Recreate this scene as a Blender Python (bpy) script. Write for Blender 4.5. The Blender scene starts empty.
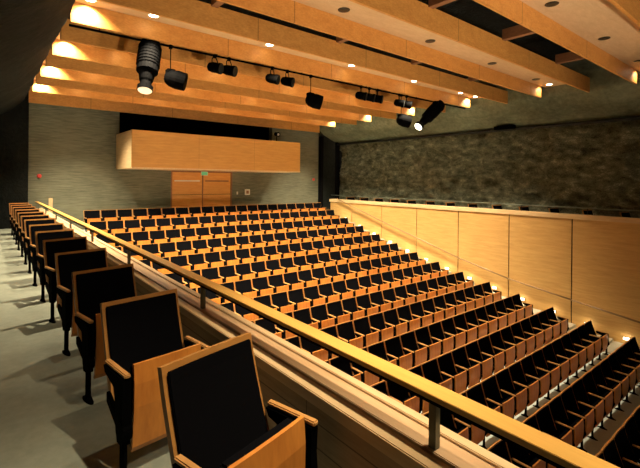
import bpy, bmesh, math, random
from math import sin, cos, radians, pi, sqrt
from mathutils import Vector, Matrix, noise
random.seed(4)
scene = bpy.context.scene
COL = scene.collection

# ------------------------------------------------------------------ camera
# world: metres, lens at the origin, +Y to the rear wall, +X along the seat rows
F, TH, RHO, HY = 412.94, radians(39.062), radians(0.567), 180.27
cam = bpy.data.cameras.new('camera'); camo = bpy.data.objects.new('camera', cam); COL.objects.link(camo)
cam.sensor_fit = 'HORIZONTAL'; cam.sensor_width = 36.0; cam.lens = 36.0 * F / 640.0
cam.shift_y = (HY - 234.0) / 640.0
cam.clip_start = 0.02
camo.matrix_world = (Matrix.Rotation(-TH, 4, 'Z') @ Matrix.Rotation(pi / 2, 4, 'X') @ Matrix.Rotation(RHO, 4, 'Z'))
scene.camera = camo
CT, ST = cos(TH), sin(TH)
def in_frame(X, Y, Z, m=25):
    s = X * CT - Y * ST; d = Y * CT + X * ST
    if d < .1: return False
    a = F * s / d; b = F * Z / d
    px = 320 + a * cos(RHO) + b * sin(RHO); py = HY + a * sin(RHO) - b * cos(RHO)
    return -m < px < 640 + m and -m < py < 468 + m

# ------------------------------------------------------------------ materials
def newmat(name):
    m = bpy.data.materials.new(name); m.use_nodes = True
    nt = m.node_tree; b = nt.nodes['Principled BSDF']
    return m, nt, b
def L(nt, a, b): nt.links.new(a, b)
def plain(name, col, rough=.6, metal=0., spec=.5, emit=None, es=0.):
    m, nt, b = newmat(name)
    b.inputs['Base Color'].default_value = (*col, 1); b.inputs['Roughness'].default_value = rough
    b.inputs['Metallic'].default_value = metal; b.inputs['Specular IOR Level'].default_value = spec
    if emit: b.inputs['Emission Color'].default_value = (*emit, 1); b.inputs['Emission Strength'].default_value = es
    return m
def ramp(nt, stops):
    r = nt.nodes.new('ShaderNodeValToRGB'); e = r.color_ramp.elements
    while len(e) < len(stops): e.new(.5)
    for q, (p, c) in zip(e, stops): q.position = p; q.color = (*c, 1)
    return r
def coords(nt, scale, kind='Object', rot=(0, 0, 0)):
    tc = nt.nodes.new('ShaderNodeTexCoord'); mp = nt.nodes.new('ShaderNodeMapping')
    mp.inputs['Scale'].default_value = scale; mp.inputs['Rotation'].default_value = rot
    L(nt, tc.outputs[kind], mp.inputs['Vector']); return mp
def wood(name, dark, light, scale=(1.2, 14, 14), rough=.45, fleck=.35, seam=None, spec=.4):
    """timber: long grain streaks plus small flecks; seam=(axis, pitch, width, darkness)"""
    m, nt, b = newmat(name)
    mp = coords(nt, scale)
    n = nt.nodes.new('ShaderNodeTexNoise'); n.inputs['Scale'].default_value = 1.6; n.inputs['Detail'].default_value = 6
    n.inputs['Distortion'].default_value = .5
    L(nt, mp.outputs[0], n.inputs['Vector'])
    mp2 = coords(nt, tuple(3.2 * s for s in scale))
    n2 = nt.nodes.new('ShaderNodeTexNoise'); n2.inputs['Scale'].default_value = 2.5; n2.inputs['Detail'].default_value = 3
    L(nt, mp2.outputs[0], n2.inputs['Vector'])
    mx = nt.nodes.new('ShaderNodeMix'); mx.data_type = 'FLOAT'; mx.inputs[0].default_value = fleck
    L(nt, n.outputs['Fac'], mx.inputs[2]); L(nt, n2.outputs['Fac'], mx.inputs[3])
    r = ramp(nt, [(.32, dark), (.68, light)]); L(nt, mx.outputs[0], r.inputs['Fac'])
    out = r.outputs['Color']
    for (axis, pitch, width, k) in (seam or []):
        tc = nt.nodes.new('ShaderNodeTexCoord'); sp = nt.nodes.new('ShaderNodeSeparateXYZ'); L(nt, tc.outputs['Object'], sp.inputs[0])
        dv = nt.nodes.new('ShaderNodeMath'); dv.operation = 'DIVIDE'; dv.inputs[1].default_value = pitch; L(nt, sp.outputs[axis], dv.inputs[0])
        fr = nt.nodes.new('ShaderNodeMath'); fr.operation = 'FRACT'; L(nt, dv.outputs[0], fr.inputs[0])
        lt = nt.nodes.new('ShaderNodeMath'); lt.operation = 'LESS_THAN'; lt.inputs[1].default_value = width / pitch; L(nt, fr.outputs[0], lt.inputs[0])
        ml = nt.nodes.new('ShaderNodeMath'); ml.operation = 'MULTIPLY'; ml.inputs[1].default_value = k; L(nt, lt.outputs[0], ml.inputs[0])
        mc = nt.nodes.new('ShaderNodeMix'); mc.data_type = 'RGBA'; L(nt, ml.outputs[0], mc.inputs[0]); L(nt, out, mc.inputs[6])
        mc.inputs[7].default_value = (*[c * .12 for c in dark], 1); out = mc.outputs[2]
    L(nt, out, b.inputs['Base Color'])
    b.inputs['Roughness'].default_value = rough; b.inputs['Specular IOR Level'].default_value = spec
    bp = nt.nodes.new('ShaderNodeBump'); bp.inputs['Strength'].default_value = .08; bp.inputs['Distance'].default_value = .01
    L(nt, mx.outputs[0], bp.inputs['Height']); L(nt, bp.outputs[0], b.inputs['Normal'])
    return m
def mottled(name, cols, scale, rough=.9, bump=.3, dist=.03, detail=8, kind='noise', mapscale=(1, 1, 1), spec=.2, lo=.34, span=.32):
    m, nt, b = newmat(name)
    mp = coords(nt, mapscale)
    n = nt.nodes.new('ShaderNodeTexNoise'); n.inputs['Scale'].default_value = scale; n.inputs['Detail'].default_value = detail
    n.inputs['Roughness'].default_value = .62
    L(nt, mp.outputs[0], n.inputs['Vector'])
    n2 = nt.nodes.new('ShaderNodeTexNoise'); n2.inputs['Scale'].default_value = scale * 9; n2.inputs['Detail'].default_value = 5
    n2.inputs['Roughness'].default_value = .7
    L(nt, mp.outputs[0], n2.inputs['Vector'])
    mx = nt.nodes.new('ShaderNodeMix'); mx.data_type = 'FLOAT'; mx.inputs[0].default_value = .45
    L(nt, n.outputs['Fac'], mx.inputs[2]); L(nt, n2.outputs['Fac'], mx.inputs[3])
    st = [(lo + span * i / (len(cols) - 1), c) for i, c in enumerate(cols)]
    r = ramp(nt, st); L(nt, mx.outputs[0], r.inputs['Fac']); L(nt, r.outputs['Color'], b.inputs['Base Color'])
    b.inputs['Roughness'].default_value = rough; b.inputs['Specular IOR Level'].default_value = spec
    bp = nt.nodes.new('ShaderNodeBump'); bp.inputs['Strength'].default_value = bump; bp.inputs['Distance'].default_value = dist
    L(nt, mx.outputs[0], bp.inputs['Height']); L(nt, bp.outputs[0], b.inputs['Normal'])
    return m

M = {}
M['seat_wood'] = wood('seat plywood', (.52, .17, .03), (.72, .28, .05), (6, 6, 1.4), .38, .3)
M['edge_wood'] = wood('seat edge wood', (.50, .20, .045), (.66, .32, .09), (2, 2, 8), .4, .3)
M['edge_shaded'] = wood('shaded chair rim', (.34, .14, .03), (.46, .22, .06), (2, 2, 8), .4, .3)  # edge wood darkened to carry the dimmer light along the gallery
M['arm_wood'] = wood('armrest wood', (.40, .19, .055), (.54, .28, .09), (8, 2, 8), .4, .3)
M['beam'] = wood('beam glulam', (.54, .22, .045), (.74, .36, .09), (2.2, 9, 5), .55, .55, seam=[('X', 3.1, .018, .55)])
M['soffit'] = wood('soffit board', (.64, .42, .23), (.76, .53, .31), (2, 7, 7), .6, .4)
M['joist'] = wood('joist timber', (.22, .10, .045), (.36, .17, .08), (6, 2, 6), .6, .4)
M['panel'] = wood('wall panel veneer', (.54, .31, .10), (.68, .42, .15), (8, .9, 9), .5, .3)
M['cap'] = wood('cap timber', (.60, .42, .22), (.76, .56, .32), (9, .9, 9), .45, .3)
M['cap2'] = wood('inner cap timber', (.50, .31, .16), (.62, .42, .24), (9, .9, 9), .5, .3)
M['rail'] = wood('rail timber', (.72, .40, .09), (.84, .50, .13), (14, .8, 14), .32, .35)
M['booth'] = wood('booth veneer', (.56, .29, .075), (.70, .39, .11), (1.0, 9, 9), .5, .3, seam=[('X', 2.55, .012, .4)])
M['door'] = wood('door veneer', (.68, .30, .06), (.82, .42, .11), (1.2, 9, 9), .45, .3)
M['plank'] = wood('gallery boards', (.30, .20, .11), (.46, .33, .19), (9, .8, 9), .6, .45, seam=[('Z', .13, .008, .7), ('Y', 1.9, .01, .6)])
M['fabric'] = plain('black upholstery', (.004, .004, .005), 1., spec=.0)
M['metal'] = plain('black steel', (.0012, .0012, .0014), .8, .0, .02)
M['post'] = plain('grey steel post', (.12, .14, .11), .35, .3)
M['darksteel'] = plain('dark steel', (.008, .009, .008), .5, .4)
M['white'] = plain('white plastic', (.75, .72, .62), .5)
M['red'] = plain('red plastic', (.6, .05, .04), .5)
M['chrome'] = plain('brushed steel', (.8, .78, .72), .22, 1.)
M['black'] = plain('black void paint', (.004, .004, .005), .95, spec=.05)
M['lens'] = plain('lit lens', (.9, .9, .8), .4, emit=(1, .93, .75), es=6)
M['lens_dim'] = plain('dim lens', (.9, .8, .6), .4, emit=(1, .72, .45), es=.9)
M['lamp_on'] = plain('lit lamp', (1, 1, 1), .4, emit=(1, .88, .62), es=18)
M['lamp_off'] = plain('unlit lamp slot', (.03, .025, .015), .4)
M['step_on'] = plain('lit step lamp', (1, 1, 1), .4, emit=(1, .92, .68), es=3)
M['exit'] = plain('green exit face', (.1, .5, .2), .4, emit=(.25, .7, .35), es=.25)
M['floor'] = mottled('deck screed', [(.40, .46, .42), (.53, .58, .54)], 2.5, .8, .1, .01)
M['gallery_floor'] = mottled('gallery floor', [(.20, .22, .175), (.29, .31, .25)], 1.6, .6, .06, .01)
M['tread'] = mottled('tread stone', [(.34, .31, .23), (.48, .44, .34)], 3, .7, .1, .01)
M['hrail'] = plain('handrail timber', (.30, .18, .08), .4)
M['rock'] = mottled('rough rock', [(.016, .019, .012), (.13, .145, .095), (.26, .28, .19), (.60, .62, .45)], 3.4, .95, 1.0, .35, 14, mapscale=(1, .7, 1.4), lo=.35, span=.29)
M['dark_rock'] = mottled('dark rock', [(.009, .011, .010), (.02, .024, .021), (.035, .04, .034)], .8, .95, .6, .1, 8)
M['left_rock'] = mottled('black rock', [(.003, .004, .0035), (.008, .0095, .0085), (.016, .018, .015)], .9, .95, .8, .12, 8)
M['vault'] = mottled('sprayed concrete', [(.07, .08, .052), (.145, .162, .11), (.235, .255, .18)], .7, .95, .5, .08, 8)
M['concrete'] = None
def concrete():
    m, nt, b = newmat('board marked concrete')
    mp = coords(nt, (1.3, 1, 30))
    n = nt.nodes.new('ShaderNodeTexNoise'); n.inputs['Scale'].default_value = 2.2; n.inputs['Detail'].default_value = 6
    L(nt, mp.outputs[0], n.inputs['Vector'])
    mp2 = coords(nt, (1, 1, 1)); n2 = nt.nodes.new('ShaderNodeTexNoise'); n2.inputs['Scale'].default_value = .6; n2.inputs['Detail'].default_value = 5
    L(nt, mp2.outputs[0], n2.inputs['Vector'])
    mx = nt.nodes.new('ShaderNodeMix'); mx.data_type = 'FLOAT'; mx.inputs[0].default_value = .4
    L(nt, n.outputs['Fac'], mx.inputs[2]); L(nt, n2.outputs['Fac'], mx.inputs[3])
    r = ramp(nt, [(.36, (.08, .084, .056)), (.5, (.155, .162, .112)), (.66, (.225, .235, .168))]); L(nt, mx.outputs[0], r.inputs['Fac'])
    L(nt, r.outputs['Color'], b.inputs['Base Color']); b.inputs['Roughness'].default_value = .85
    bp = nt.nodes.new('ShaderNodeBump'); bp.inputs['Strength'].default_value = .3; bp.inputs['Distance'].default_value = .02
    L(nt, mx.outputs[0], bp.inputs['Height']); L(nt, bp.outputs[0], b.inputs['Normal'])
    return m
M['concrete'] = concrete()

# ------------------------------------------------------------------ helpers
def box(bm, x0, x1, y0, y1, z0, z1, mi=0):
    vs = [bm.verts.new(p) for p in ((x0, y0, z0), (x1, y0, z0), (x1, y1, z0), (x0, y1, z0), (x0, y0, z1), (x1, y0, z1), (x1, y1, z1), (x0, y1, z1))]
    for f in ((0, 3, 2, 1), (4, 5, 6, 7), (0, 1, 5, 4), (1, 2, 6, 5), (2, 3, 7, 6), (3, 0, 4, 7)):
        fc = bm.faces.new([vs[i] for i in f]); fc.material_index = mi
    return vs
def hexa(bm, pts):
    vs = [bm.verts.new(p) for p in pts]
    for f in ((0, 3, 2, 1), (4, 5, 6, 7), (0, 1, 5, 4), (1, 2, 6, 5), (2, 3, 7, 6), (3, 0, 4, 7)): bm.faces.new([vs[i] for i in f])
def cyl(bm, a, b, r0, r1=None, n=12, caps=True):
    a = Vector(a); b = Vector(b); r1 = r0 if r1 is None else r1
    d = (b - a).normalized(); u = d.orthogonal().normalized(); v = d.cross(u)
    A = [bm.verts.new(a + r0 * (cos(2 * pi * i / n) * u + sin(2 * pi * i / n) * v)) for i in range(n)]
    B = [bm.verts.new(b + r1 * (cos(2 * pi * i / n) * u + sin(2 * pi * i / n) * v)) for i in range(n)]
    for i in range(n): bm.faces.new((A[i], A[(i + 1) % n], B[(i + 1) % n], B[i]))
    if caps: bm.faces.new(A[::-1]); bm.faces.new(B)
def lathe(bm, a, d, prof, n=20):
    """prof: (t along d, radius)"""
    a = Vector(a); d = Vector(d).normalized(); u = d.orthogonal().normalized(); v = d.cross(u); rings = []
    for t, r in prof:
        rings.append([bm.verts.new(a + d * t + r * (cos(2 * pi * i / n) * u + sin(2 * pi * i / n) * v)) for i in range(n)])
    for p, q in zip(rings, rings[1:]):
        for i in range(n): bm.faces.new((p[i], p[(i + 1) % n], q[(i + 1) % n], q[i]))
    bm.faces.new(rings[0][::-1]); bm.faces.new(rings[-1])
def prism_x(bm, poly, x0, x1):
    """poly of (y, z) swept along x"""
    A = [bm.verts.new((x0, y, z)) for y, z in poly]; B = [bm.verts.new((x1, y, z)) for y, z in poly]
    n = len(poly); bm.faces.new(A); bm.faces.new(B[::-1])
    for i in range(n): bm.faces.new((A[i], B[i], B[(i + 1) % n], A[(i + 1) % n]))
def prism_y(bm, poly, y0, y1):
    A = [bm.verts.new((x, y0, z)) for x, z in poly]; B = [bm.verts.new((x, y1, z)) for x, z in poly]
    n = len(poly); bm.faces.new(A); bm.faces.new(B[::-1])
    for i in range(n): bm.faces.new((A[i], B[i], B[(i + 1) % n], A[(i + 1) % n]))
def mk(name, bm, mat, parent=None, bevel=0, smooth=False, loc=None):
    bmesh.ops.recalc_face_normals(bm, faces=bm.faces)
    if bevel: bmesh.ops.bevel(bm, geom=[e for e in bm.edges if len(e.link_faces) == 2 and e.calc_face_angle(0) > .5], offset=bevel, segments=2, affect='EDGES', clamp_overlap=True)
    me = bpy.data.meshes.new(name); bm.to_mesh(me); bm.free()
    for m in (mat if isinstance(mat, (list, tuple)) else [mat]): me.materials.append(m)
    if smooth:
        for p in me.polygons: p.use_smooth = True
    o = bpy.data.objects.new(name, me); COL.objects.link(o)
    if parent: o.parent = parent
    if loc: o.location = loc
    return o
def mkbox(name, dims, mat, parent=None, bevel=0):
    bm = bmesh.new(); box(bm, *dims); return mk(name, bm, mat, parent, bevel)
def tag(o, label=None, cat=None, group=None, kind=None):
    if label: o['label'] = label
    if cat: o['category'] = cat
    if group: o['group'] = group
    if kind: o['kind'] = kind
    return o
def empty(name, loc=(0, 0, 0), rz=0, label=None, cat=None, group=None):
    o = bpy.data.objects.new(name, None); COL.objects.link(o); o.location = loc; o.rotation_euler = (0, 0, rz)
    o.empty_display_size = .2
    return tag(o, label, cat, group)
def kids(o): return [c for c in bpy.data.objects if c.parent == o]
def struct(name, bm, mat, **k): return tag(mk(name, bm, mat, **k), kind='structure')
ORD = ['', 'first', 'second', 'third', 'fourth', 'fifth', 'sixth', 'seventh', 'eighth', 'ninth', 'tenth', 'eleventh', 'twelfth', 'thirteenth', 'fourteenth',
       'fifteenth', 'sixteenth', 'seventeenth', 'eighteenth', 'nineteenth', 'twentieth']

# ------------------------------------------------------------------ measured layout
XA, SP, NS = 2.727, .5457, 20                       # left edge of the rows, seat pitch, seats in a row
ZT = [-1.165, -1.475, -1.79, -2.08, -2.36, -2.63, -2.865, -3.09, -3.29, -3.46, -3.65, -3.83, -3.97, -4.13, -4.26, -4.38, -4.49]
YB = [16.73 - 1.034 * i for i in range(17)]        # back tops
H = .86
FL = [z - H for z in ZT]
GZ = -1.82                                          # left gallery floor
YW = 18.4                                           # rear wall
XW = 15.0                                           # panelled wall
AX0, AX1 = 1.175, 14.35
A = [16.446 - 2.6 * k for k in range(9)]           # far boards of the beam troughs
BD = 1.27

# ------------------------------------------------------------------ room shell
bm = bmesh.new()                                    # stepped deck of the stalls
for i in range(17):
    y0 = YB[i] - .73; y1 = YW + .3 if i == 0 else YB[i - 1] - .73
    box(bm, 1.72, XW + .05, y0, y1 + (.0 if i else 0), -6.6, FL[i])
box(bm, 1.72, 17.2, -8, YB[16] - .73, -6.6, FL[16] - .12)
struct('floor', bm, M['floor'])
bm = bmesh.new()
for i in range(17): box(bm, 2.2, 13.72, YB[i] - .745, YB[i] - .70, FL[i] - .05, FL[i] + .004)
struct('trim_1', bm, M['edge_wood'])                # timber nosing of every platform
bm = bmesh.new()                                    # aisle steps by the panelled wall, two to a row
for i in range(1, 17):
    y0 = YB[i] - .73; y1 = YB[i - 1] - .73; r = FL[i - 1] - FL[i]
    box(bm, 13.80, XW - .03, y1 - .50, y1 + .0, FL[i], FL[i] + r * .5)
    box(bm, 13.80, XW - .03, y0 - .015, y1 - .50, FL[i] - .0, FL[i] + .012)
struct('trim_2', bm, M['tread'])
bm = bmesh.new(); box(bm, -2.6, 1.38, -3, YW + .3, GZ - .3, GZ)
struct('floor_gallery', bm, M['gallery_floor'])
bm = bmesh.new(); box(bm, XW + .22, 17.4, -8, YW + .3, -2.3, -1.90)
struct('floor_side_gallery', bm, M['floor'])

# rear wall with the projection opening
bm = bmesh.new()
OX0, OX1, OZ0, OZ1 = 4.28, 11.66, 1.55, 3.3
box(bm, 1.1, OX0, YW, YW + .3, -2.4, 4.6); box(bm, OX1, 14.79, YW, YW + .3, -2.4, 4.6)
box(bm, OX0, OX1, YW, YW + .3, .42, OZ0); box(bm, OX0, OX1, YW, YW + .3, OZ1, 4.6)
box(bm, OX0, 6.46, YW, YW + .3, -2.4, .42); box(bm, 9.34, OX1, YW, YW + .3, -2.4, .42)
struct('wall_back', bm, M['concrete'])
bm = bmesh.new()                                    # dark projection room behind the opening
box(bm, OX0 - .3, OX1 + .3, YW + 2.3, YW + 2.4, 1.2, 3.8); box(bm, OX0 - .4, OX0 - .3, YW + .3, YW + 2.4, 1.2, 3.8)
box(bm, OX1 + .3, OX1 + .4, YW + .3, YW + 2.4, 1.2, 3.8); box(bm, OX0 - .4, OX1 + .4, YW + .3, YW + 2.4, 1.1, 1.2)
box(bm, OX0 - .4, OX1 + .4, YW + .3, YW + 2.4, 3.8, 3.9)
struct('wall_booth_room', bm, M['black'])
bm = bmesh.new(); box(bm, 14.79, 17.4, YW + .05, YW + .35, -2.4, 4.6)
struct('wall_back_recess', bm, M['dark_rock'])

# panelled wall on the right: separate veneer panels with open joints over a dark backing
bm = bmesh.new()
J = [5.31 + 2.1 * k for k in range(-6, 6)] + [17.55]
for a, b in zip(J, J[1:]): box(bm, XW, XW + .03, a + .018, b - .018, -6.4, -1.19)
struct('wall_right', bm, M['panel'])
bm = bmesh.new(); box(bm, XW + .031, XW + .2, J[0], 17.55, -6.4, -1.2)
struct('wall_right_backing', bm, M['black'])
bm = bmesh.new(); box(bm, XW - .03, XW + .22, J[0], 17.6, -1.19, -1.035)
struct('trim_3', bm, M['cap'], bevel=.008)          # parapet cap

def grid_surface(name, prof, y0, y1, ny, mat, amp, scale, seed, subdiv=6, out=None):
    """rough surface: (x, z) profile swept along y and roughened with noise"""
    P = [Vector((x, z)) for x, z in prof]; pts = []
    for p, q in zip(P, P[1:]):
        for k in range(subdiv): pts.append(p.lerp(q, k / subdiv))
    pts.append(P[-1])
    nm = []
    for i in range(len(pts)):
        t = (pts[min(i + 1, len(pts) - 1)] - pts[max(i - 1, 0)]).normalized(); nm.append(Vector((-t.y, t.x)))
    bm = bmesh.new(); rows = []
    for j in range(ny + 1):
        y = y0 + (y1 - y0) * j / ny; row = []
        for p, n in zip(pts, nm):
            q = Vector((p.x, y, p.y)) * scale + Vector((seed, seed, seed))
            h = noise.fractal(q, 1.0, 2.1, 5) * amp + abs(noise.noise(q * .4)) * amp * .8
            row.append(bm.verts.new((p.x + n.x * h, y, p.y + n.y * h)))
        rows.append(row)
    for a, b in zip(rows, rows[1:]):
        for i in range(len(a) - 1): bm.faces.new((a[i], a[i + 1], b[i + 1], b[i]))
    me_o = struct(name, bm, mat, smooth=True)
    return me_o
grid_surface('wall_right_rock', [(16.55, -2.0), (16.5, -.5), (16.62, 1.0), (16.45, 2.12)], -8, YW + .1, 330, M['rock'], .30, 1.5, 3, 16)
grid_surface('ceiling_right_vault', [(16.55, 2.08), (15.95, 2.33), (15.25, 2.62), (14.85, 2.95), (14.7, 3.5), (14.0, 3.9)], -8, YW + .1, 120, M['vault'], .05, .8, 9, 6)
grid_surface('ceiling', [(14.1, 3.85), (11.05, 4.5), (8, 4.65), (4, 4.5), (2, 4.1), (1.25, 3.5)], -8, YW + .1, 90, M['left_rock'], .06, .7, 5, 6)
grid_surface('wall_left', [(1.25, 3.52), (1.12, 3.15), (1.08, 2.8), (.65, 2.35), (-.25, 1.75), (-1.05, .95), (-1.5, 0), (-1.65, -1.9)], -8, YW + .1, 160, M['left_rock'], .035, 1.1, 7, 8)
bm = bmesh.new()
n = 22
G = [[bm.verts.new((-2.2 + 3.42 * i / n, YW - .12 + .05 * noise.noise(Vector((i * .5, j * .5, 2))), -1.9 + 6.0 * j / n)) for i in range(n + 1)] for j in range(n + 1)]
for j in range(n):
    for i in range(n): bm.faces.new((G[j][i], G[j][i + 1], G[j + 1][i + 1], G[j + 1][i]))
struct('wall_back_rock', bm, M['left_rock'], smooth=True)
bm = bmesh.new(); box(bm, -3, 17.6, -8.3, -8, -7, 5)
struct('wall_front', bm, M['black'])

# bulkhead board along the top of the rear wall
bm = bmesh.new(); box(bm, AX0, 14.3, 17.70, 17.76, 2.63, 3.2)
struct('trim_4', bm, M['beam'])

# ------------------------------------------------------------------ pipes, recess trims on the rock wall
bm = bmesh.new(); cyl(bm, (16.15, -6, 2.06), (16.15, YW - .1, 2.12), .06, n=10)
for k in range(9): box(bm, 16.15, 16.6, -4 + 2.6 * k, -3.96 + 2.6 * k, 2.08, 2.15)
tag(mk('wall_pipe', bm, M['darksteel']), 'long black pipe running along the top of the rough rock wall', 'pipe')
for nm, x, lb in (('wall_duct', 14.95, 'black vertical duct at the corner of the concrete rear wall'), ('wall_duct', 16.2, 'black vertical duct at the end of the rock wall')):
    tag(mkbox(nm, (x - .09, x + .09, YW - .16, YW + .04, -1.9, 2.5), M['black']), lb, 'duct')

# ------------------------------------------------------------------ ceiling troughs with downlights
lights_on = []
for k in range(9):
    y = A[k]; place = ['nearest the rear wall', 'second from the rear wall', 'third from the rear wall', 'above the hanging spotlights', 'fifth from the rear wall',
                       'sixth from the rear wall', 'seventh from the rear wall', 'above the stage edge', 'above the stage'][k]
    t = empty('ceiling_trough', (AX0, y, 2.82), 0, 'long orange timber ceiling trough, ' + place, 'ceiling beam', 'timber ceiling troughs')
    def lb(name, d, mat, bev=.004):
        bm_ = bmesh.new(); box(bm_, d[0] - AX0, d[1] - AX0, d[2] - y, d[3] - y, d[4] - 2.82, d[5] - 2.82); return mk(name, bm_, mat, t, bev)
    lb('far_board', (AX0, AX1, y, y + .06, 2.82, 3.26), M['beam'])
    lb('near_board', (AX0, AX1 + .28, y - BD - .06, y - BD, 2.83, 3.28), M['beam'])
    lb('soffit', (AX0, AX1 + .3, y - BD, y, 3.20, 3.25), M['soffit'], 0)
    if k < 7:
        for xj in (3.33, 6.45, 9.2, 12.1):
            lb('joist', (xj - .07, xj + .07, y - 2.6 + .06, y - BD - .06, 3.24, 3.48), M['joist'])
    # downlights
    yl = y - .30
    xs = [1.44, 2.54, 5.2, 7.86, 10.6, 13.25, 14.22]
    for j, x in enumerate(xs):
        end = j in (0, 6)
        on = (k < 4) or end
        if k >= 6: on = k == 6 and j <= 1
        if not in_frame(x, yl, 3.2, 60) :
            if on: lights_on.append((x, yl, end, k))
            continue
        d = empty('downlight', (x, yl, 3.2), 0, None, 'downlight', 'downlights in the timber troughs')
        tag(d, ('%s recessed ceiling downlight, %s from the left in the trough %s' % ('glowing' if on else 'unlit', ORD[j + 1], place)), None)
        bm = bmesh.new(); lathe(bm, (0, 0, .02), (0, 0, -1), [(0, .115), (.028, .115), (.034, .105), (.034, .085)], 20); mk('bezel', bm, M['white'] if on else M['lamp_off'], d)
        bm = bmesh.new(); lathe(bm, (0, 0, -.0145), (0, 0, -1), [(0, .084), (.004, .08)], 20); mk('lens', bm, M['lamp_on'] if on else M['lamp_off'], d)
        if on: lights_on.append((x, yl, end, k))

def spot(name, loc, target, power, angle, blend, color, size=.05):
    l = bpy.data.lights.new(name, 'SPOT'); l.energy = power; l.spot_size = radians(angle); l.spot_blend = blend; l.color = color; l.shadow_soft_size = size
    o = bpy.data.objects.new(name, l); COL.objects.link(o); o.location = loc
    o.rotation_euler = (Vector(target) - Vector(loc)).to_track_quat('-Z', 'Y').to_euler(); return o
WARM = (1., .82, .55)
FILL = 2600  # power of the added fill lamps behind the camera
DOWN, ENDP = 2600, 170
for x, y, end, k in lights_on:
    yy = y + (.12 if end else -.08)
    tx = x
    pw = ENDP * (.65 if x > 10 else 1) if end else DOWN
    if k >= 6: pw = 950
    elif k >= 4 and x > 10: pw *= .22
    spot('downlight_lamp', (x, yy, 3.14), (tx, yy + (1.9 if end else 0), 0), pw, 66 if k >= 6 else 130 if end else 94, .7 if end else 1., WARM, .035)

# ------------------------------------------------------------------ projection booth
bt = empty('projection_booth', (4.16, 16.05, .39), 0, 'long orange timber projection booth jutting out above the rear doors', 'booth')
def bbox(name, d, mat, bev=.01):
    bm_ = bmesh.new(); box(bm_, *d); return mk(name, bm_, mat, bt, bev)
bbox('front_panel', (0, 7.62, 0, .06, .03, 1.40), M['booth'])
bbox('side_panel', (0, .06, .06, YW - 16.055, .03, 1.40), M['cap'])  # left side in paler timber, painting in the light that falls on it
bbox('side_panel', (7.56, 7.62, .06, YW - 16.055, .03, 1.40), M['booth'])
bbox('base', (-.01, 7.63, -.012, YW - 16.055, -.02, .03), M['cap'])
bbox('deck', (.06, 7.56, .06, YW - 16.055, .9, .95), M['black'], 0)

# ------------------------------------------------------------------ doors and small wall fittings
DZ = FL[0]
def door(name, x0, x1, bright):
    d = empty(name, (x0, YW, DZ)); d['kind'] = 'structure'
    bm = bmesh.new(); box(bm, .01, x1 - x0 - .01, .02, .07, .005, 2.33); mk('leaf', bm, M['door'], d, .004)
    bm = bmesh.new(); box(bm, .01, x1 - x0 - .01, .010, .021, 1.30, 1.315); mk('rail_groove', bm, M['black'], d)
    z = 1.94
    bm = bmesh.new(); box(bm, .10, x1 - x0 - .12, .0, .022, z - .03, z + .03); mk('push_plate', bm, M['white'] if bright else M['joist'], d, .004)  # white paints in the bright reflection on the left plate
door('door_1', 6.47, 7.88, True); door('door_2', 7.92, 9.33, False)
bm = bmesh.new(); box(bm, 6.44, 9.36, YW - .02, YW + .1, DZ + 2.335, DZ + 2.42); box(bm, 6.41, 6.465, YW - .02, YW + .1, DZ, DZ + 2.42); box(bm, 9.335, 9.39, YW - .02, YW + .1, DZ, DZ + 2.42)
box(bm, 7.882, 7.918, YW + .03, YW + .09, DZ, DZ + 2.33)
struct('trim_5', bm, M['joist'])
bm = bmesh.new(); box(bm, 6.3, 9.5, YW + .12, YW + .16, DZ, DZ + 2.7); struct('wall_door_lobby', bm, M['black'])
e = empty('exit_sign', (7.95, YW - .035, .26), 0, 'small green exit sign above the rear doors under the booth', 'exit sign')
bm = bmesh.new(); box(bm, -.16, .16, -.03, .015, -.09, .09); mk('housing', bm, M['white'], e, .005)
bm = bmesh.new(); box(bm, -.145, .145, -.036, -.031, -.075, .075); mk('face', bm, M['exit'], e)
w = empty('wall_panel_box', (10.23, YW - .02, -.63), 0, 'square pale control box on the concrete wall right of the doors', 'control box')
bm = bmesh.new(); box(bm, -.14, .14, -.02, .02, -.14, .14); mk('frame', bm, M['white'], w, .006)
bm = bmesh.new(); box(bm, -.07, .07, -.026, -.021, -.08, .08); mk('screen', bm, M['joist'], w)
tag(mkbox('wall_switch', (9.64, 9.71, YW - .03, YW, -.74, -.60), M['white'], bevel=.006), 'small pale switch between the right rear door and the square control box', 'switch')
for x, z, lb_ in ((1.56, .055, 'red fire alarm point on the concrete wall above the left gallery'), (14.45, .04, 'red fire alarm point on the concrete wall right of the booth')):
    bm = bmesh.new(); lathe(bm, (x, YW, z), (0, -1, 0), [(0, .075), (.04, .075), (.055, .05)], 16)
    tag(mk('fire_alarm', bm, M['red']), lb_, 'fire alarm')

# ------------------------------------------------------------------ balustrade of the left gallery
Y0, Y1 = -2.0, 18.2
b = empty('balustrade', (1.36, Y0, GZ), 0, 'boarded gallery balustrade with pale timber cap, steel posts and orange handrail', 'balustrade')
def bal(name, prof, mat, y0=Y0, y1=Y1, bev=0):
    bm_ = bmesh.new(); prism_y(bm_, [(x - 1.36, z - GZ) for x, z in prof], y0 - Y0, y1 - Y0); return mk(name, bm_, mat, b, bev)
R = lambda x0, x1, z0, z1: [(x0, z0), (x1, z0), (x1, z1), (x0, z1)]
bal('boarding', R(1.385, 1.43, GZ - .3, -1.20), M['plank'])
bal('hall_face', R(1.56, 1.70, -6.5, -1.19), M['plank'])
bal('inner_cap', R(1.372, 1.450, -1.205, -1.135), M['cap'], bev=.005)
bal('cap_groove', R(1.445, 1.475, -1.2, -1.15), M['black'])
bal('cap', R(1.460, 1.62, -1.19, -1.128), M['cap2'], bev=.004)
bal('cap_lip', R(1.575, 1.63, -1.1275, -1.112), M['cap'], bev=.004)  # paler strip paints in the light caught along the outer edge
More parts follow.
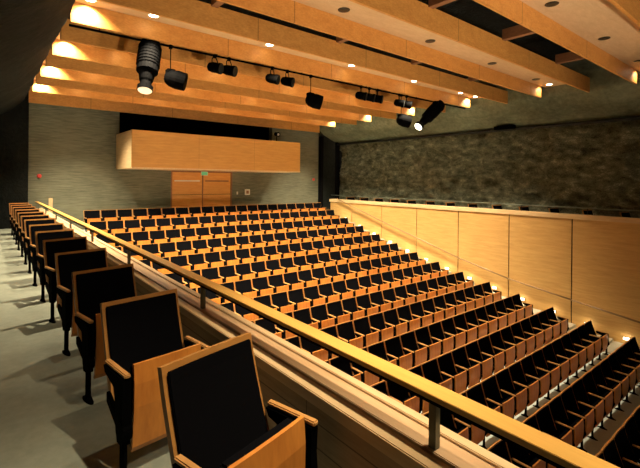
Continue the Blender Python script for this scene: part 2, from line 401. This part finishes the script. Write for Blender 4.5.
bal('handrail', R(1.418, 1.514, -.893, -.868), M['rail'], bev=.002)
bal('rail_bar', R(1.432, 1.508, -.915, -.8935), M['metal'])
for k in range(-1, 8):
    y = 1.065 + 2.39 * k
    if y > Y1: continue
    bm = bmesh.new(); box(bm, 1.470 - 1.36, 1.505 - 1.36, y - .035 - Y0, y - Y0, -1.127 - GZ, -.916 - GZ); 
    o = mk('post', bm, M['post'], b, .002)
bm = bmesh.new(); box(bm, 15.86, 16.06, 7.7, 8.5, 2.08, 2.23)
tag(mk('junction_box', bm, M['metal'], bevel=.02), 'dark box fixed on the black pipe along the rock wall', 'box')
bm = bmesh.new(); box(bm, 1.74, 1.86, 17.2, 17.26, -1.6, -.72)
tag(mk('end_post', bm, M['cap'], bevel=.01), 'short pale timber post beyond the far end of the gallery handrail', 'post')

# ------------------------------------------------------------------ right wall rails
g = empty('parapet_rail', (XW + .1, -2, -1.035), 0, 'thin steel guard rail on top of the panelled wall', 'railing')
bm = bmesh.new(); cyl(bm, (0, 0, .215), (0, 19.6, .215), .016, n=8); mk('rail', bm, M['post'], g)
for k in range(10):
    bm = bmesh.new(); cyl(bm, (0, .6 + 2.1 * k, .0), (0, .6 + 2.1 * k, .2), .012, n=8); mk('post', bm, M['darksteel'], g)
hp = [(16.87, -1.0), (13.5, -1.98), (9.4, -3.085), (7.38, -3.53), (5.255, -3.83), (3.45, -4.07), (1.2, -4.34), (-1, -4.6)]
h = empty('wall_handrail', (14.91, 16.87, -1.0), 0, 'thin sloping handrail fixed along the panelled wall beside the aisle steps', 'handrail')
bm = bmesh.new()
for (a, za), (c, zc) in zip(hp, hp[1:]): cyl(bm, (0, a - 16.87, za + 1), (0, c - 16.87, zc + 1), .028, n=10)
mk('rail', bm, M['hrail'], h, smooth=True)
for (a, za) in hp[:-1]:
    bm = bmesh.new(); cyl(bm, (.0, a - 16.87 - .05, za + 1 - .03), (.09, a - 16.87 - .05, za + 1 - .06), .01, n=8); mk('bracket', bm, M['darksteel'], h)

# step lights low on the panelled wall
SL = [YB[i] + .50 for i in range(1, 14)]
for i, y in enumerate(SL):
    r = i + 1; zf = FL[r] + .33
    s = empty('step_light', (XW, y, zf), 0, 'small glowing step light on the panelled wall beside row %s from the back' % ORD[r + 1], 'step light', 'step lights along the right aisle')
    bm = bmesh.new(); box(bm, -.05, 0, -.09, .09, -.045, .045); mk('housing', bm, M['chrome'], s, .006)
    bm = bmesh.new(); box(bm, -.056, -.0505, -.08, .08, -.038, .038); mk('lens', bm, M['step_on'], s)
    l = bpy.data.lights.new('step_lamp', 'POINT'); l.energy = 1.6; l.color = (1, .82, .5); l.shadow_soft_size = .04
    o = bpy.data.objects.new('step_lamp', l); COL.objects.link(o); o.location = (XW - .16, y, zf + .02)

# ------------------------------------------------------------------ seats
def profile(H_, back_h, lean, n=7):
    """centre line of the leaning back, top to bottom: (y, z)"""
    out = []
    for i in range(n):
        t = i / (n - 1); out.append((-lean * (t ** 1.15), H_ - back_h * t))
    return out
def sheet(bm, prof, x0, x1, t0, t1, curve=.0, nx=6):
    """a curved slab following prof, from offset t0 to t1 along the front normal"""
    L0 = []
    for side in (t0, t1):
        rows = []
        for i, (y, z) in enumerate(prof):
            a = prof[max(i - 1, 0)]; c_ = prof[min(i + 1, len(prof) - 1)]
            ty, tz = c_[0] - a[0], c_[1] - a[1]; l = math.hypot(ty, tz); ny, nz = tz / l, -ty / l     # front normal
            row = []
            for j in range(nx + 1):
                u = j / nx; x = x0 + (x1 - x0) * u; bow = curve * (1 - (2 * u - 1) ** 2)
                row.append(bm.verts.new((x, y + ny * (side - bow), z + nz * (side - bow))))
            rows.append(row)
        L0.append(rows)
    P, Q = L0; n = len(prof)
    for i in range(n - 1):
        for j in range(nx):
            bm.faces.new((P[i][j], P[i][j + 1], P[i + 1][j + 1], P[i + 1][j])); bm.faces.new((Q[i][j], Q[i + 1][j], Q[i + 1][j + 1], Q[i][j + 1]))
    for i in range(n - 1):
        bm.faces.new((P[i][0], P[i + 1][0], Q[i + 1][0], Q[i][0])); bm.faces.new((P[i][nx], Q[i][nx], Q[i + 1][nx], P[i + 1][nx]))
    for j in range(nx):
        bm.faces.new((P[0][j], Q[0][j], Q[0][j + 1], P[0][j + 1])); bm.faces.new((P[n - 1][j], P[n - 1][j + 1], Q[n - 1][j + 1], Q[n - 1][j]))
def make_seat(name, H_, arm, bd=.021, bt_=.026, *,  width, back_h, lean, panel_w, panel_top, panel_bot, sides, ax, fy=-.42):
    root = empty(name)
    bm = bmesh.new(); sheet(bm, profile(H_, back_h, lean), -width / 2, width / 2, -.016, .016, .012); br = mk('backrest', bm, M['edge_wood'], root, 0)
    pr = profile(H_, back_h, lean, 9)
    pr = [((y + 0), z) for y, z in pr]
    top = (pr[0][0] + (pr[1][0] - pr[0][0]) * .3, H_ - bt_)
    bm = bmesh.new(); sheet(bm, [top] + pr[1:-1] + [(pr[-1][0] + .004, pr[-1][1] + .022)], -width / 2 + bd, width / 2 - bd, .0165, .034, .012); mk('pad', bm, M['fabric'], br, .005)
    # tipped-up seat: plywood underside faces the front, black cushion behind it
    bm = bmesh.new()
    fp = [(fy - .012, panel_top), (fy - .022, panel_top - .12), (fy - .02, panel_top - .26), (fy + .002, panel_bot + .03), (fy + .02, panel_bot)]
    sheet(bm, fp, -panel_w / 2, panel_w / 2, -.010, .012, -.006); st = mk('seat', bm, M['seat_wood'], root, 0)
    bm = bmesh.new(); sheet(bm, [(y, z) for y, z in [(fy - .012, panel_top - .02), (fy - .02, panel_top - .2), (fy + .0, panel_bot + .06)]], -panel_w / 2 + .012, panel_w / 2 - .012, -.085, -.0105, 0); mk('cushion', bm, M['fabric'], st, .012)
    for s in sides:
        x = s * ax
        bm = bmesh.new(); box(bm, x - .018, x + .018, -.465, -.15, arm - .024, arm); mk('armrest', bm, M['arm_wood'], root, .006)
        bm = bmesh.new()                            # flat side frame, stem and flange
        g0 = max(panel_bot + .08, .26)
        poly = [(-.455, arm - .0285), (-.15, arm - .0285), (-.17, arm - .07), (-.33, arm - .12), (-.345, g0 + .06), (-.37, g0 - .02), (-.445, g0 - .02), (-.462, g0 + .08), (-.45, arm - .16)]
        prism_x(bm, poly, x - .024, x + .024)
        cyl(bm, (x - .027, -.415, g0 + .06), (x + .027, -.415, g0 + .06), .062, n=16)
        cyl(bm, (x, -.41, .012), (x, -.41, g0), .021, n=10)
        n_ = 16; rr = [[bm.verts.new((x + min(.027, q) * cos(2*pi*i/n_) * (1.0 if q > .03 else .9), -.41 + q * sin(2*pi*i/n_), z)) for i in range(n_)] for z, q in ((0, .095), (.010, .095), (.018, .06), (.04, .024))]
        for p_, q_ in zip(rr, rr[1:]):
            for i in range(n_): bm.faces.new((p_[i], p_[(i+1)%n_], q_[(i+1)%n_], q_[i]))
        bm.faces.new(rr[0][::-1]); bm.faces.new(rr[-1])
        # arm from the pivot back to the shell
        hexa(bm, [(x - .012, -.17, H_ - back_h + .10), (x + .012, -.17, H_ - back_h + .10), (x + .012, -.36, g0 + .02), (x - .012, -.36, g0 + .02),
                  (x - .012, -.17, H_ - back_h + .16), (x + .012, -.17, H_ - back_h + .16), (x + .012, -.36, g0 + .09), (x - .012, -.36, g0 + .09)])
        mk('pedestal', bm, M['metal'], root)
    if name == 'gallery_chair': br.data.materials[0] = M['edge_shaded']
    return root
def clone(root):
    r = root.copy(); COL.objects.link(r)
    for ch in KIDS[root]:
        c = ch.copy(); COL.objects.link(c); c.parent = r
        for g_ in KIDS[ch]:
            d = g_.copy(); COL.objects.link(d); d.parent = c
    return r
AS = dict(H_=H, bd=.014, bt_=.011, arm=.625, width=.526, back_h=.56, lean=.20, panel_w=.415, panel_top=.605, panel_bot=.17)
seatA = make_seat('theatre_seat', sides=(1,), ax=.2455, **AS)
seatB = make_seat('theatre_seat', sides=(1, -1), ax=.2455, **AS)
GAL = dict(H_=.985, arm=.665, width=.535, back_h=.68, lean=.22, panel_w=.45, panel_top=.695, panel_bot=.16)
seatG = make_seat('gallery_chair', sides=(-1, 1), ax=.275, fy=-.405, **GAL)
KIDS = {}
for o in bpy.data.objects: KIDS.setdefault(o, [])
for o in bpy.data.objects:
    if o.parent: KIDS[o.parent].append(o)
used = {seatA: False, seatB: False, seatG: False}
def take(proto):
    if not used[proto]: used[proto] = True; return proto
    return clone(proto)
ns = 0
for i in range(16):
    row = [k for k in range(NS)]
    for k in reversed(row):
        xc = XA + SP * (k + .5)
        # seats hidden behind the balustrade or outside the frame are left out
        if (xc + .3) * -.70 > ZT[i] + .35: continue
        if not any(in_frame(xc + dx, YB[i] + dy, z, 6) for dx in (-.3, .3) for dy, z in ((0, ZT[i]), (-.45, ZT[i] - .25), (-.45, FL[i]))): continue
        first = (k == 0)
        o = take(seatB if first else seatA); o.location = (xc, YB[i], FL[i]); ns += 1
        n = NS - k; rn = i + 1
        seat_txt = 'aisle-end seat' if n == 1 else '%s seat from the right aisle' % ORD[n]
        row_txt = 'back row' if rn == 1 else '%s row from the back' % ORD[rn]
        tag(o, 'folded black and orange plywood theatre seat, %s, %s' % ('right aisle end' if n == 1 else '%s from right aisle' % ORD[n], row_txt), 'theatre seat', 'theatre seats in the stalls')
# left gallery chairs
GY = [1.86, 3.05, 4.21, 5.37, 6.58, 7.68, 8.82, 9.97, 11.0, 12.05, 13.15, 14.3, 15.4, 16.5]
rot = [14, 8, 10, 10, 11, 11, 10, 11, 11, 11, 10, 11, 11, 11]
for q, (y, a) in enumerate(zip(GY, rot)):
    o = take(seatG); a = radians(a)
    o.location = (.605 + .2675 * cos(a), y + .2675 * sin(a), GZ); o.rotation_euler = (0, 0, a)
    tag(o, 'black gallery chair with timber rim on the left gallery, %s' % ('nearest the camera' if q == 0 else ORD[q + 1] + ' from the camera'), 'gallery chair', 'chairs along the left gallery')
q = 0
y = 3.05
while y < 17.5:
    q += 1
    o = take(seatG); o.location = (15.86, y, -1.90); o.rotation_euler = (0, 0, radians(-10))
    tag(o, 'dark chair top peeking over the parapet before the rock wall, %s from the right' % ORD[q], 'gallery chair', 'chairs along the right gallery')
    y += 1.06

# ------------------------------------------------------------------ stage lighting on the bar
yb = 8.79
bar = empty('lighting_bar', (AX0, yb, 2.80), 0, 'black lighting bar slung under the beam trough carrying the spotlights', 'lighting bar')
bm = bmesh.new(); cyl(bm, (0, 0, 0), (AX1 - AX0 - .1, 0, 0), .024, n=10); mk('pipe', bm, M['metal'], bar)
for k in range(6):
    bm = bmesh.new(); x = .5 + 2.4 * k; cyl(bm, (x, 0, .02), (x, -.06, .09), .012, n=8); mk('hanger', bm, M['metal'], bar)
def yoke(parent, c, half, top, axis=(1, 0, 0)):
    """U bracket: from both sides of c up to the clamp at top (local z)"""
    bm = bmesh.new(); ax = Vector(axis); c = Vector(c); T = Vector((c.x, c.y, top))
    for s in (-1, 1):
        p = c + ax * half * s; cyl(bm, p, p + Vector((0, 0, (top - c.z) * .6)), .011, n=8)
        cyl(bm, p + Vector((0, 0, (top - c.z) * .6)), (T.x + ax.x * half * .35 * s, T.y + ax.y * half * .35 * s, top - .02), .011, n=8)
    box(bm, T.x - .03, T.x + .03, T.y - .03, T.y + .03, top - .05, top + .03)
    mk('yoke', bm, M['metal'], parent)
def profile_spot(x_, aim, label, lit, L_=1.15):
    x = x_ * 1.03; aim = Vector(aim).normalized(); r = empty('profile_spotlight', (x, yb, 2.80), 0, label, 'spotlight')
    c = Vector((0, -.02, -.42)); s = c - aim * L_ * .42
    bm = bmesh.new(); lathe(bm, s, aim, [(0, .12), (.02, .19), (.14, .22), (L_ * .62, .21), (L_ * .66, .16), (L_ * .80, .13), (L_ * .84, .11), (L_ * .9, .11), (L_ * .92, .15), (L_, .15)], 20)
    for q in range(7): lathe(bm, s + aim * (.14 + .07 * q), aim, [(0, .228), (.014, .228)], 20)
    mk('body', bm, M['metal'], r)
    bm = bmesh.new(); lathe(bm, s + aim * (L_ + .001), aim, [(0, .135), (.012, .125)], 20); mk('lens', bm, M[lit], r)
    u = aim.cross(Vector((0, 0, 1))).normalized()
    yoke(r, s + aim * .25, .22, 0.0, u)
    bm = bmesh.new(); uu = s + aim * .3 + Vector((0, 0, .16)); box(bm, uu.x - .07, uu.x + .07, uu.y - .07, uu.y + .07, uu.z - .06, uu.z + .06); mk('ballast', bm, M['metal'], r, .01)
    return r
profile_spot(2.50, (-.18, -.28, -.95), 'large black profile spotlight pointing down, at the left end of the lighting bar', 'lens_dim')
profile_spot(11.75, (-.92, .12, -.78), 'large black profile spotlight with bright white lens, at the right end of the bar', 'lens', 1.4)
def par(x_, z, aim, label, L_=.33, R_=.112):
    x = x_ * 1.03; aim = Vector(aim).normalized(); r = empty('par_spotlight', (x, yb, 2.80), 0, label, 'spotlight')
    c = Vector((0, 0, z)); s = c - aim * L_ * .5
    bm = bmesh.new(); lathe(bm, s, aim, [(0, R_ * .5), (.03, R_ * .85), (.10, R_), (L_ * .8, R_), (L_ * .82, R_ * 1.12), (L_, R_ * 1.12)], 18)
    for q in range(3): lathe(bm, s + aim * (.12 + .05 * q), aim, [(0, R_ * 1.06), (.012, R_ * 1.06)], 18)
    mk('body', bm, M['metal'], r)
    bm = bmesh.new(); lathe(bm, s + aim * (L_ + .001), aim, [(0, R_ * 1.05), (.008, R_ * .95)], 18); mk('rim', bm, M['darksteel'], r)
    yoke(r, c, R_ * 1.12, 0.0, aim.cross(Vector((0, 0, 1))).normalized()); return r
pp = [(3.91, 'black par spotlight on the bar, first of the pair right of the scoop light'), (4.25, 'black par spotlight on the bar, second of the pair right of the scoop light'),
      (5.40, 'black par spotlight at mid bar, left one of the ribbed pair'), (5.84, 'black par spotlight at mid bar, right one of the ribbed pair'),
      (8.42, 'black par spotlight, left one of the close trio on the bar'), (8.76, 'black par spotlight, middle one of the close trio on the bar'), (9.10, 'black par spotlight, right one of the close trio on the bar'),
      (10.10, 'black par spotlight above the right scoop light, left one of two'), (10.46, 'black par spotlight above the right scoop light, right one of two')]
for x, lb_ in pp: par(x, -.27, (.6, -.8, -.22), lb_)
def scoop(x_, z, label):
    x = x_ * 1.03
    r = empty('scoop_light', (x, yb, 2.80), 0, label, 'floodlight')
    bm = bmesh.new(); aim = Vector((.85, -.45, -.22)).normalized(); c = Vector((0, 0, z)); s = c - aim * .2
    lathe(bm, s, aim, [(0, .06), (.03, .12), (.12, .175), (.26, .20), (.44, .19)], 20); mk('hood', bm, M['metal'], r)
    bm = bmesh.new(); box(bm, -.16, .02, -.06, .1, z + .05, z + .2); mk('ballast', bm, M['metal'], r, .015)
    bm = bmesh.new(); cyl(bm, (-.08, 0, z + .15), (-.08, 0, 0.0), .010, n=8); box(bm, -.11, -.05, -.03, .03, -.05, .03); mk('rod', bm, M['metal'], r)
scoop(3.02, -.68, 'black scoop floodlight hanging on a rod beside the large left spotlight')
scoop(6.66, -.65, 'black scoop floodlight hanging on a rod at the middle of the bar')
scoop(10.28, -.82, 'black scoop floodlight hanging below two pars near the right end')
# small spotlight on the booth rim
s = empty('small_spotlight', (11.62, 17.9, 1.79), 0, 'small black spotlight standing on the right end of the booth', 'spotlight')
bm = bmesh.new(); cyl(bm, (0, 0, 0), (0, 0, .45), .02, n=8); mk('stand', bm, M['metal'], s)
bm = bmesh.new(); lathe(bm, (0, .1, .58), (0, -1, -.2), [(0, .06), (.03, .1), (.25, .1), (.27, .12)], 14); mk('body', bm, M['metal'], s)
bm = bmesh.new(); lathe(bm, (0, -.17, .525), (0, -1, -.2), [(0, .07), (.01, .06)], 12); mk('lens', bm, M['white'], s)
# pipes in the ceiling voids
for lb_, p0, p1, r in (('black conduit crossing the open ceiling gap near the right wall', (9.4, 4.2, 3.70), (14.2, 4.1, 3.55), .05), ('black conduit above the beams in the right ceiling gap', (10.0, 3.9, 3.85), (14.2, 4.4, 3.62), .035)):
    bm = bmesh.new(); cyl(bm, p0, p1, r, n=10); tag(mk('conduit', bm, M['metal']), lb_, 'pipe')

# unseen fill floods added behind the camera to brighten the timber ceiling
for x in (3.5, 8.0, 12.5):
    f = empty('fill_flood', (x, -6.2, FL[16] - .12), 0, 'added unseen fill lamp standing behind the camera', 'floodlight', 'added fill floods')
    bm = bmesh.new(); box(bm, -.25, .25, -.2, .2, 0, .03); cyl(bm, (0, 0, .03), (0, 0, .35), .02, n=8); mk('stand', bm, M['metal'], f)
    bm = bmesh.new(); lathe(bm, (0, -.15, .40), (0, .85, .45), [(0, .08), (.05, .16), (.26, .2)], 16); mk('hood', bm, M['metal'], f)
    spot('fill_lamp', (x, -5.85, FL[16] + .45), (x * .8 + 1.6, 8.5, 3.4), FILL * (.15 if x > 12 else 1), 56, .7, (1, .83, .6), .3)
# beams of the two big spots
spot('profile_lamp', (2.45, 8.0, 1.5), (1.6, -2, -5), 60, 25, .3, (1, .85, .6), .1)
spot('profile_lamp', (11.1, 8.2, 1.6), (6, -3, -5), 60, 25, .3, (1, .85, .6), .1)

# ------------------------------------------------------------------ world and view
w = bpy.data.worlds.new('world'); scene.world = w; w.use_nodes = True
w.node_tree.nodes['Background'].inputs[0].default_value = (.9, .8, .62, 1); w.node_tree.nodes['Background'].inputs[1].default_value = .02
vs = scene.view_settings
vs.view_transform = 'Standard'; vs.look = 'None'; vs.gamma = 1; vs.use_curve_mapping = False; vs.exposure = 0.0
print('seats', ns, 'objects', len(bpy.data.objects))
